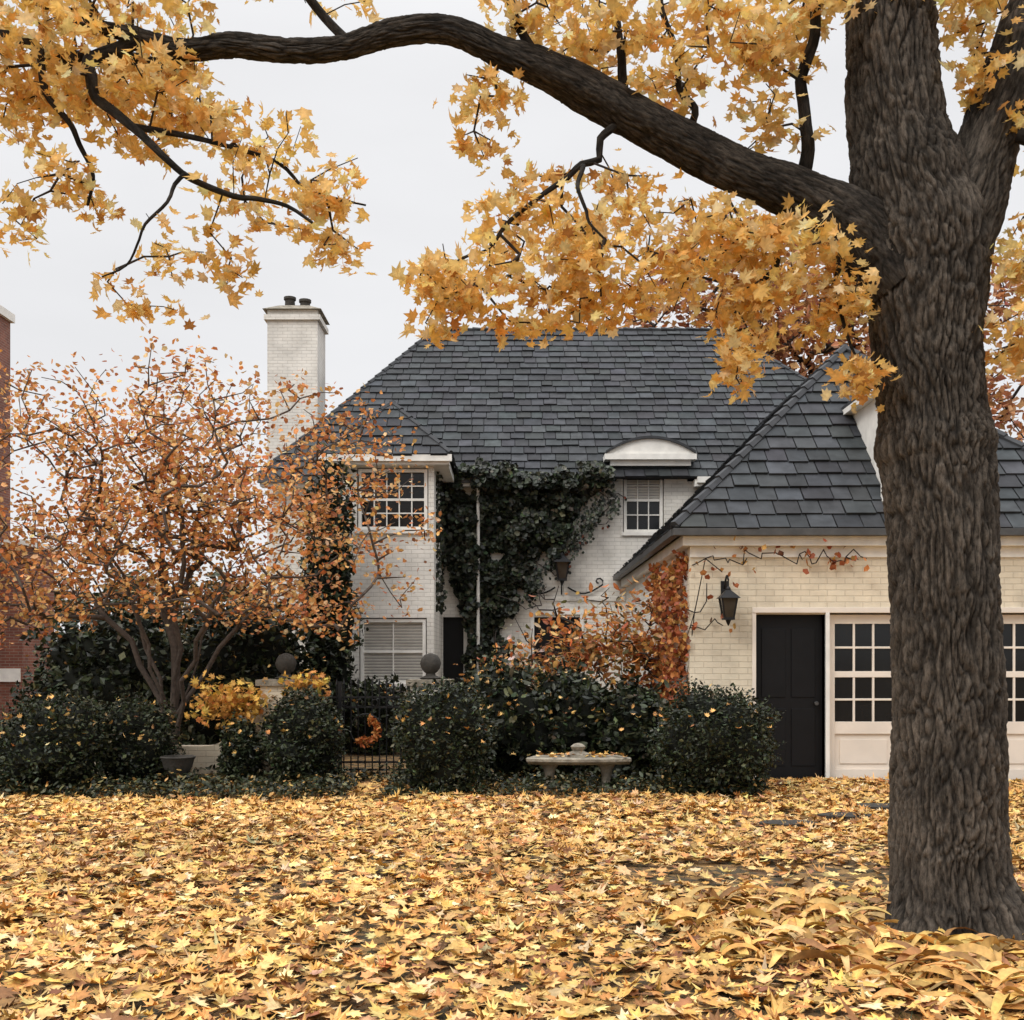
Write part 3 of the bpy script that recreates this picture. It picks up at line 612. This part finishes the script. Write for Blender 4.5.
# ------------------------------------------------------------ ivy
iv=empty('climbing_ivy')
prof=[(5.62,-1.5,1.3),(5.42,-1.6,1.8),(5.25,-1.7,2.0),(5.05,-1.7,2.0),(4.81,-1.62,1.70),(4.4,-1.53,1.35),(4.0,-1.45,1.0),(3.6,-1.38,.68),(3.2,-1.22,.38),(2.79,-1.02,.12),(1.98,-.92,.02),(1.1,-.92,-.05),(.4,-.9,-.1)]
pz=np.array([p[0] for p in prof])[::-1]; pl=np.array([p[1] for p in prof])[::-1]; pr_=np.array([p[2] for p in prof])[::-1]
n=27000; z=rng.uniform(.6,5.62,n); l=np.interp(z,pz,pl); r=np.interp(z,pz,pr_); x=rng.uniform(-1.75,2.0,n)
dn=np.array([noise.noise(Vector((a*1.6,b_*1.6,3)))+.6*noise.noise(Vector((a*4,b_*4,9))) for a,b_ in zip(x,z)])
k=(x>l+dn*.2)&(x<r+dn*.65)&(dn>-.55)&~((z>5.3)&(dn<(z-5.3)*1.4-.1))
x=x[k];z=z[k];dn=dn[k];n=len(x)
yv=22.28-rng.uniform(0,.12,n)-np.clip(dn+.4,0,1)*.40*rng.random(n)**.6; yv=np.where(z>5.0,np.minimum(yv-.30,21.92)+np.maximum(0,z-5.26)*1.1,yv)
k2=~((np.abs(x+.68)<.05)&(z<4.7)&(dn<.15)); x=x[k2];z=z[k2];yv=yv[k2];n=len(x)
IP=[((.022,.028,.016),1),((.042,.050,.028),.7),((.010,.013,.008),.7),((.11,.11,.07),.14)]
leaves('ivy_leaves',np.stack([x,yv,z],1),rng.uniform(.07,.14,n),IVY,rng.normal(1.1,.45,n),.15,palette(n,IP,.3),M_green,iv,yaw=rng.normal(0,.6,n))
sp_=[]
for i in range(38):
    t=rng.uniform(3.3,5.1); x0_=np.interp(t,pz,pr_)+rng.uniform(-.3,.15); L_=rng.uniform(.25,.7); yy_=22.0+rng.uniform(-.1,.15)
    for j in range(int(L_*28)): sp_.append((x0_+rng.normal(0,.03)+.06*math.sin(j*.3),yy_+rng.normal(0,.02),t-.1-j/28))
sp_=np.array(sp_); n=len(sp_); leaves('ivy_strands',sp_,rng.uniform(.05,.09,n),IVY,1.25,.15,palette(n,IP,.25),M_green,iv,yaw=rng.normal(0,.6,n))
n=700; z=rng.uniform(2.5,5.2,n); x=-1.42+rng.normal(0,.05,n)
leaves('ivy_corner',np.stack([x,np.full(n,19.95)-rng.uniform(0,.08,n)+rng.choice([.6,1.0,1.8],n),z],1),rng.uniform(.06,.1,n),IVY,1.3,.15,palette(n,IP,.25),M_green,iv)
T=[]
for i in range(55):
    t=rng.random(); zz=3.4+1.7*t; xx=np.interp(zz,pz,pr_)+rng.uniform(.05,.45); T.append((xx,22.26,zz-rng.uniform(0,.3)))
T=np.array(T); A,par,tips=grow([(np.interp(zz,pz,pr_)-.3,22.26,zz) for zz in np.linspace(2.8,5.1,12)],[-1]*12,T,.15,.0,.08); k=par>=0; A[:,1]=22.26
edges_mesh('ivy_vines',A[par[k]],A[k],np.full(k.sum(),.010),np.full(k.sum(),.005),M_twig,iv,4)
pp=np.repeat(A[12:],2,0)+rng.normal(0,.06,(2*(len(A)-12),3)); pp[:,1]=22.22; n=len(pp)
leaves('ivy_sprigs',pp,.07,IVY,1.4,.1,palette(n,IP+[((.2,.06,.03),.3)],.25),M_green,iv,yaw=rng.normal(0,.4,n))
gv=empty('garage_vine')
S=[(2.28,14.6,.3),(2.29,14.5,1.2),(2.36,14.24,2.2),(2.5,14.22,2.9)]
T=[]
for i in range(34): T.append((rng.uniform(2.5,4.6),14.2,rng.uniform(2.8,3.02)))
for i in range(10): T.append((2.4+rng.uniform(0,.35),14.24,rng.uniform(1.9,2.9)))
for i in range(80): T.append((2.26,rng.uniform(14.3,17.5),rng.uniform(.8,2.9)))
T=np.array(T); T=T[np.argsort(np.abs(T[:,0]-2.4)+np.abs(T[:,1]-14.4))]
A,par,tips=grow(S,[-1,0,1,2],T,.15,.02,.07); k=par>=0
A[:,1]=np.where(A[:,0]>2.31,np.minimum(A[:,1],14.22),A[:,1])
edges_mesh('vines',A[par[k]],A[k],np.full(k.sum(),.008),np.full(k.sum(),.006),M_twig,gv,4)
RP=[((.36,.10,.04),1),((.50,.19,.06),1),((.62,.34,.10),.5),((.14,.06,.03),.3)]
sd_=A[rng.integers(4,len(A),3600)]; sd_=sd_[(sd_[:,1]>14.25)|(rng.random(len(sd_))<.05)]; pp=sd_+rng.normal(0,.10,sd_.shape); pp[:,0]=np.where(sd_[:,1]>14.25,np.minimum(pp[:,0],2.28),pp[:,0]); pp[:,1]=np.where(sd_[:,1]<=14.25,np.minimum(pp[:,1],14.22),pp[:,1]); n=len(pp)
leaves('vine_leaves',pp,rng.uniform(.06,.10,n),IVY,rng.uniform(.6,1.5,n),.2,palette(n,RP),M_orange,gv)
# ------------------------------------------------------------ maple tree
mt=empty('maple_tree')
def catmull(pts,rad,step):
    pts=[Vector(p) for p in pts]; P=[2*pts[0]-pts[1]]+pts+[2*pts[-1]-pts[-2]]; Rr=[rad[0]]+list(rad)+[rad[-1]]
    out=[];ro=[]
    for i in range(1,len(P)-2):
        m_=max(2,int((P[i+1]-P[i]).length/step))
        for j in range(m_):
            t=j/m_; a,b_,c,d=P[i-1],P[i],P[i+1],P[i+2]
            out.append(.5*((2*b_)+(c-a)*t+(2*a-5*b_+4*c-d)*t*t+(-a+3*b_-3*c+d)*t**3))
            s_=t*t*(3-2*t); ro.append(Rr[i]*(1-s_)+Rr[i+1]*s_)
    out.append(pts[-1]); ro.append(rad[-1]); return out,ro
def barktube(name,pts,rad,sides,step,amp,parent,flare=False,mat=None,wob=.05,fq=20,tint=1.0,zf=2.0):
    c,r=catmull(pts,rad,step); V=[];A_=[];Ls=0;CC=[]
    t=(c[1]-c[0]).normalized(); u=t.orthogonal().normalized()
    sd0=random.uniform(0,30)
    for i,p in enumerate(c):
        t=(c[min(i+1,len(c)-1)]-c[max(i-1,0)]).normalized(); u=(u-t*u.dot(t)).normalized(); v=t.cross(u)
        if i: Ls+=(c[i]-c[i-1]).length
        for k in range(sides):
            th=2*math.pi*k/sides; cs,sn=math.cos(th),math.sin(th); rr=r[i]
            q=Vector((cs*rr,sn*rr,Ls+sd0))
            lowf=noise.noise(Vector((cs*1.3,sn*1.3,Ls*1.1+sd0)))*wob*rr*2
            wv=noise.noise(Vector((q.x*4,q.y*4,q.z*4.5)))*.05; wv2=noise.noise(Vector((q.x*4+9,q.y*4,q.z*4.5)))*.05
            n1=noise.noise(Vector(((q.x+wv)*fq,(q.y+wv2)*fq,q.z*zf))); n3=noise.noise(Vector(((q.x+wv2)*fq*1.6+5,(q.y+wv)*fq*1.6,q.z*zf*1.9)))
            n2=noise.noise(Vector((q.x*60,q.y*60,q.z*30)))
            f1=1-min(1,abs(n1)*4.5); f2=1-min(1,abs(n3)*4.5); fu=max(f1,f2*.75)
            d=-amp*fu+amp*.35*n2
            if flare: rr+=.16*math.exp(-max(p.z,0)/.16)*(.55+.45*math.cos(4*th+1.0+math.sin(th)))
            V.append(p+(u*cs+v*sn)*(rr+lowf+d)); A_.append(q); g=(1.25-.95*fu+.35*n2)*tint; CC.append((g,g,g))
    F=[]
    for i in range(len(c)-1):
        for k in range(sides): F+=[i*sides+k,i*sides+(k+1)%sides,(i+1)*sides+(k+1)%sides,(i+1)*sides+k]
    mesh_np(name,[tuple(v) for v in V],F,np.arange(len(F)//4)*4,mat or M_bark,parent,smooth=True,attr=[tuple(a) for a in A_],col=np.clip(np.array(CC),.1,2)); return c
TY=6.5
tr=[(2.63,-.08,.40),(2.61,.12,.37),(2.585,.45,.33),(2.58,1.36,.315),(2.555,2.245,.315),(2.52,2.72,.325),(2.505,2.86,.345),(2.49,3.08,.31),(2.455,3.45,.315),(2.45,3.8,.35),(2.42,4.1,.38),(2.34,4.4,.34),(2.27,4.75,.28),(2.24,5.1,.265),(2.23,5.5,.255),(2.2,6.5,.24),(2.3,8.0,.2),(2.2,9.5,.12)]
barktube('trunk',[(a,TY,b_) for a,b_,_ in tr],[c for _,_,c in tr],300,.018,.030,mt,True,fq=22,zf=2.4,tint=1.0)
lp=[(2.3,TY,3.85,.30),(2.06,TY-.02,4.12,.22),(1.70,6.45,4.31,.155),(1.35,6.4,4.42,.140),(1.11,6.4,4.53,.134),(.76,6.35,4.74,.126),(.46,6.35,4.89,.115),(.17,6.3,4.99,.102),(-.07,6.3,5.09,.09),(-.37,6.3,5.18,.08),(-.66,6.3,5.16,.072),(-.96,6.3,5.07,.068),(-1.25,6.3,5.06,.068),(-1.60,6.3,5.11,.066),(-1.90,6.3,5.10,.06),(-2.14,6.3,5.16,.052),(-2.43,6.3,5.27,.042),(-2.73,6.3,5.38,.036),(-3.1,6.3,5.52,.03),(-3.6,6.3,5.7,.02)]
lp=[(a+(rng.normal(0,.012) if 1<i<19 else 0),b_,c+(rng.normal(0,.022) if 2<i<19 else 0),d*(1+(rng.normal(0,.05) if i>2 else 0))) for i,(a,b_,c,d) in enumerate(lp)]
paths=[barktube('main_limb',[p[:3] for p in lp],[p[3] for p in lp],130,.02,.011,mt,fq=32,tint=.62,zf=3.5,wob=.09)]
rf=[(2.5,TY,3.85,.28),(2.66,TY,4.2,.22),(2.80,TY,4.6,.18),(2.93,6.5,5.02,.17),(3.10,6.5,5.49,.16),(3.4,6.55,6.3,.15),(3.9,6.6,7.6,.1),(4.2,6.6,8.6,.05)]
paths.append(barktube('right_fork',[p[:3] for p in rf],[p[3] for p in rf],150,.025,.018,mt,fq=25,tint=.85,zf=2.6))
subs=[
 [(1.70,6.45,4.4,.045),(1.71,6.4,4.7,.038),(1.68,6.4,4.96,.034),(1.75,6.35,5.2,.03),(1.79,6.3,5.5,.026),(1.9,6.2,5.9,.02)],
 [(.66,6.35,4.8,.03),(.64,6.4,5.1,.026),(.62,6.5,5.4,.02),(.66,6.6,5.9,.015)],
 [(.66,6.35,4.72,.024),(.50,6.3,4.46,.020),(.31,6.2,4.31,.016),(.11,6.1,4.13,.013),(-.13,6.1,3.87,.010),(-.35,6.1,3.78,.007)],
 [(.40,6.2,4.38,.014),(.36,6.0,4.2,.012),(.40,5.9,4.0,.010),(.5,5.9,3.85,.007)],
 [(1.62,6.4,4.25,.030),(1.55,6.4,4.07,.022),(1.42,6.5,3.78,.017),(1.32,6.5,3.54,.012),(1.36,6.5,3.3,.007)],
 [(1.5,6.4,4.0,.015),(1.3,6.6,3.95,.012),(1.05,6.7,3.9,.009),(.9,6.7,3.8,.006)],
 [(1.85,6.4,4.2,.03),(1.9,6.3,3.95,.018),(1.88,6.3,3.6,.012),(2.02,6.3,3.25,.007)],
 [(-2.14,6.3,5.16,.045),(-2.38,6.2,4.98,.036),(-2.31,6.1,4.72,.028),(-2.02,6.0,4.46,.022),(-1.75,6.0,4.22,.018),(-1.37,5.9,4.07,.013),(-1.07,5.9,3.94,.008)],
 [(-2.1,6.1,4.55,.02),(-1.6,6.2,4.49,.014),(-1.19,6.3,4.3,.010),(-.85,6.4,4.24,.006)],
 [(-1.85,6.3,5.1,.05),(-2.2,6.4,5.08,.045),(-2.7,6.5,5.15,.035),(-3.1,6.5,5.3,.025)],
 [(-2.75,6.4,5.15,.024),(-2.67,6.3,4.84,.018),(-2.48,6.3,4.55,.014),(-2.43,6.3,4.2,.008)],
 [(-1.78,6.0,4.25,.014),(-1.85,5.9,4.05,.010),(-2.0,5.9,3.85,.008),(-2.2,5.9,3.65,.005)],
 [(.17,6.3,5.0,.035),(-.02,6.3,5.4,.025),(-.2,6.2,5.8,.02)],
 [(1.11,6.4,4.55,.03),(1.1,6.6,4.9,.022),(1.0,6.7,5.3,.018),(.95,6.8,5.8,.015)],
 [(2.9,6.3,4.6,.04),(3.15,6.1,4.3,.03),(3.1,6.0,3.9,.02),(3.0,6.0,3.5,.012)],
 [(2.3,6.4,5.3,.06),(1.9,6.2,6.0,.045),(1.2,6.0,6.5,.03),(.3,5.9,6.8,.02)],
 [(-.9,6.3,5.1,.03),(-1.3,6.4,5.6,.025),(-1.8,6.5,6.1,.02)],
]
for s_ in subs:
    pts_=[]; 
    for i,p in enumerate(s_):
        pts_.append(p)
        if i<len(s_)-1:
            q_=s_[i+1]; l_=math.dist(p[:3],q_[:3])*.10
            pts_.append(tuple((p[j]+q_[j])/2+(rng.normal(0,l_) if j<3 else 0) for j in range(4)))
    paths.append(barktube('branch',[p[:3] for p in pts_],[p[3] for p in pts_],12,.04,.001,mt,wob=.15,tint=.4))
seeds=np.array([tuple(p) for pa in paths for p in pa[::2] if p.x<2.0 or p.x>2.75 or p.z>4.7])
cl=[(-2.73,5.22,.5,.42,560),(-2.25,4.88,.42,.30,380),(-2.98,4.85,.3,.25,200),(-2.5,5.5,.7,.3,320),(-1.85,4.75,.28,.22,120),(-2.2,5.3,.5,.2,120),
(-1.45,4.32,.45,.2,140),(-1.1,4.3,.3,.28,100),(-1.35,4.6,.3,.13,50),(-1.85,3.95,.35,.16,90),(-2.65,4.37,.4,.13,80),(-2.9,4.15,.2,.1,40),(-2.1,3.68,.3,.1,36),(-1.0,3.95,.2,.12,45),
(-.18,4.75,.22,.28,120),(0,5.35,.3,.2,100),(.45,5.25,.35,.28,200),(1.0,5.2,.4,.35,260),(1.45,5.1,.3,.35,200),(1.85,5.4,.25,.25,110),(.35,5.6,.8,.2,140),(1.3,5.65,.7,.2,160),
(.35,4.12,.38,.18,210),(.02,4.08,.3,.16,110),(-.2,3.78,.36,.20,280),(-.42,3.66,.2,.2,110),(.5,3.78,.3,.18,190),(1.1,3.95,.33,.22,260),(1.5,3.95,.3,.28,250),(1.35,3.58,.27,.18,170),(1.3,3.3,.17,.14,60),(1.85,3.72,.16,.3,160),(2.0,3.28,.15,.22,85),(1.45,4.68,.25,.10,60),(.15,4.40,.2,.10,40),(.65,4.36,.2,.14,60),(1.05,4.20,.25,.10,60),(.82,3.78,.24,.17,110),(.2,3.60,.3,.14,110),(.75,4.05,.18,.13,50),
(2.70,5.1,.15,.42,170),(2.98,3.95,.22,.25,160),(3.0,3.45,.24,.26,160),(2.7,5.6,.4,.3,160),(3.15,4.7,.25,.5,170),(-1.2,5.55,.7,.12,90)]
tw=[];cnt=[]
for (cx_,cz_,rx_,rz2,nn) in cl:
    for i in range(max(2,nn//8)):
        v=rng.normal(0,1,3); v/=np.linalg.norm(v); v*=rng.random()**.42*1.05
        tw.append((cx_+v[0]*rx_,6.35+v[1]*min(.75,rx_*1.5),cz_+v[2]*rz2)); cnt.append(12)
for i in range(260):
    tw.append((rng.uniform(-4.5,4.5),rng.uniform(5.2,8.2),rng.uniform(6.3,8.5))); cnt.append(8)
tw=np.array(tw); cnt=np.array(cnt)
d0=np.array([np.min(np.linalg.norm(seeds-t,axis=1)) for t in tw]); od=np.argsort(d0); tw=tw[od]; cnt=cnt[od]
A,par,tips=grow(seeds,[-1]*len(seeds),tw,.12,.10,.07); rd=radii(par,tips,len(A),.0028,.42); rd=np.minimum(rd,.012); k=par>=0
edges_mesh('twigs',A[par[k]],A[k],rd[par[k]],rd[k],M_twig,mt,4)
pos=[];
for t,c in zip(tips,cnt):
    p=A[t]; q=A[par[t]]
    for j in range(c+int(rng.integers(-4,5))):
        f=rng.random(); b_=p*(1-f*.8)+q*f*.8; pos.append(b_+rng.normal(0,.062,3)*np.array([1.25,1.2,.55])+np.array([0,0,-.03]))
pos=np.array(pos); n=len(pos)
MP=[((.90,.58,.18),.5),((.94,.68,.29),.36),((.82,.45,.12),.11),((.94,.76,.42),.14),((.5,.24,.07),.03)]
leaves('maple_leaves',pos,np.clip(rng.normal(.088,.019,n),.045,.13),MAPLE,rng.uniform(.15,1.5,n),np.abs(rng.normal(.18,.18,n)),palette(n,MP,.10),M_maple,mt)
# ------------------------------------------------------------ crabapple tree
ct=empty('crabapple_tree'); bx,by=-4.72,15.3
stems=[(0,0,0),(0,0,.35)]; pr=[-1,0]
def chain(pts,start):
    p0=start
    for p in pts:
        stems.append(p); pr.append(p0); p0=len(stems)-1
dirs=[(-1.7,.1,3.1),(-1.0,-.6,3.6),(-.35,.5,3.7),(.3,-.4,3.6),(.9,.4,3.2),(1.7,-.2,2.9),(-.5,-1.0,3.0),(1.0,-.9,2.6)]
for dx,dy,dz in dirs:
    pts=[]
    for i in range(1,9):
        f=i/8; pts.append((dx*(f**1.35)+rng.normal(0,.035),dy*f+rng.normal(0,.035),.3+(dz-.3)*f**.85))
    chain(pts,1)
stems=[(bx+a,by+b_,c) for a,b_,c in stems]
T=[]
while len(T)<1250:
    v=rng.normal(0,1,3); v/=np.linalg.norm(v); v*=rng.random()**.42
    x,y,z=bx+.15+v[0]*3.5,by+v[1]*2.3,3.45+v[2]*2.75
    if z<2.25-.12*abs(x-bx): continue
    if z>5.2 and x>-3.6: continue
    if x>-2.6 and 3.4<z<4.6 and rng.random()<.5: continue
    if z>4.9+1.2*noise.noise(Vector((x*1.3,y*.5,4)))+.6: continue
    if noise.noise(Vector((x*.8,y*.8,z*.9)))<-.22: continue
    T.append((x,y,z))
T=np.array(T); T=T[np.argsort(np.linalg.norm(T-np.array([bx,by,1.5]),axis=1))]
A,par,tips=grow(stems,pr,T,.2,.07,.06,bias=.4); rd=radii(par,tips,len(A),.0050,.41); k=par>=0
edges_mesh('stems',A[par[k]],A[k],np.minimum(rd[par[k]],.085),np.minimum(rd[k],.085),M_twig2,ct,5)
idx=np.concatenate([np.array(tips).repeat(9),rng.choice(np.arange(70,len(A)),4200)]); pos=A[idx]+rng.normal(0,.12,(len(idx),3)); n=len(pos)
CP=[((.66,.28,.085),1),((.76,.42,.15),1.0),((.50,.17,.06),.5),((.80,.54,.26),.45),((.32,.12,.05),.25)]
cl_n=np.array([1+.32*noise.noise(Vector((a*1.1,b_*1.1,c_*1.1))) for a,b_,c_ in pos])
leaves('crabapple_leaves',pos,rng.uniform(.055,.10,n),np.array([(0,.55),(.36,.12),(.2,-.4),(-.2,-.4),(-.36,.12)]),rng.uniform(.1,1.5,n),.25,np.clip(palette(n,CP,.16)*cl_n[:,None],0,1),M_orange,ct)
# ------------------------------------------------------------ background trees
bt=empty('background_trees')
def bgtree(x,y,h,rx,rz2,pal,nt_,ls,per):
    T=[]
    while len(T)<nt_:
        v=rng.normal(0,1,3); v/=np.linalg.norm(v); v*=rng.random()**.4; p=(x+v[0]*rx,y+v[1]*rx*.7,h-rz2+v[2]*rz2)
        if noise.noise(Vector((p[0]*.4,p[1]*.4,p[2]*.4)))<-.12: continue
        T.append(p)
    T=np.array(T); T=T[np.argsort(np.linalg.norm(T-np.array([x,y,h*.3]),axis=1))]
    A,par,tips=grow([(x,y,0),(x,y,h*.15),(x,y,h*.3),(x+.2,y,h*.45)],[-1,0,1,2],T,.5,.05,.05); rd=radii(par,tips,len(A),.015,.45); k=par>=0
    edges_mesh('branches',A[par[k]],A[k],rd[par[k]],rd[k],M_twig,bt,4)
    pos=A[np.array(tips).repeat(per)]+rng.normal(0,.3,(per*len(tips),3)); n=len(pos)
    leaves('crown',pos,rng.uniform(.7,1.3,n)*ls,LEAF4,rng.uniform(0,1.5,n),.2,palette(n,pal,.2),M_orange,bt)
BR=[((.44,.20,.09),1),((.58,.31,.13),.9),((.28,.10,.06),.5)]
bgtree(7.8,35,15.8,4.8,5.2,BR,430,.26,22); bgtree(1.5,42,14.2,3.4,3.0,BR,110,.25,8); bgtree(14.5,36,14.5,4.5,5,BR,260,.28,18)
BG=[((.05,.06,.03),1),((.16,.12,.05),.5),((.3,.16,.06),.4)]
for xx in (-22,-17,-12.5,-8.5,-5): bgtree(xx,46+rng.uniform(-3,3),5.5+rng.uniform(-1,1),3.2,2.6,BG,130,.4,14)
# ------------------------------------------------------------ hostas
HP=[((.68,.42,.13),1),((.74,.50,.20),.5),((.56,.30,.09),.7),((.32,.16,.06),.4)]
VV=[];FF=[];CC=[]
cl_=[(1.35,6.9),(1.75,6.75),(1.6,6.2),(2.05,6.2),(2.15,5.7),(2.5,5.75),(1.9,5.45),(2.85,5.6),(2.4,5.2),(3.1,5.9),(1.35,5.9),(1.15,6.4),(2.75,5.1),(1.9,7.1),(2.1,5.1),(2.6,5.45),(1.65,5.75),(2.3,6.0),(2.0,6.6),(2.95,5.25)]
for ci,(hx,hy) in enumerate(cl_):
    for j in range(38):
        az=rng.uniform(0,2*math.pi); Ln=rng.uniform(.2,.4); W_=rng.uniform(.014,.032); el=rng.uniform(.1,1.0); bend=rng.uniform(1.2,2.8); col=palette(1,HP,.18)[0]
        p=Vector((hx+rng.normal(0,.13),hy+rng.normal(0,.13),.03+gz(hx,hy))); d=Vector((math.cos(az),math.sin(az),0)); sdv=Vector((-d.y,d.x,0)); k0=len(VV); ns=7; a=el; tw_=rng.normal(0,.9); cv=rng.normal(0,.12)
        for s_ in range(ns+1):
            f=s_/ns; ww=W_*max(.08,math.sin(min(1,f*1.02+.03)*math.pi)**.7) if f<1 else .002
            n_=Vector((-d.x*math.sin(a),-d.y*math.sin(a),math.cos(a))); sv=(sdv*math.cos(tw_*f)+n_*math.sin(tw_*f))
            VV+=[p-sv*ww+n_*ww*.45,p,p+sv*ww+n_*ww*.45]; sh=.8+.25*rng.random()
            CC+=[col*sh,col*1.12*sh,col*sh]
            p=p+(d*math.cos(a)+Vector((0,0,1))*math.sin(a))*Ln/ns; a-=bend/ns; d=(d+sdv*cv).normalized(); sdv=Vector((-d.y,d.x,0))
            if p.z<.04: p.z=.04; a=max(a,0)
        for s_ in range(ns):
            b0=k0+s_*3; FF+=[b0,b0+1,b0+4,b0+3, b0+1,b0+2,b0+5,b0+4]
mesh_np('hosta_plants',[tuple(v) for v in VV],FF,np.arange(len(FF)//4)*4,M_fall,None,col=np.clip(np.array(CC),0,1),smooth=True)
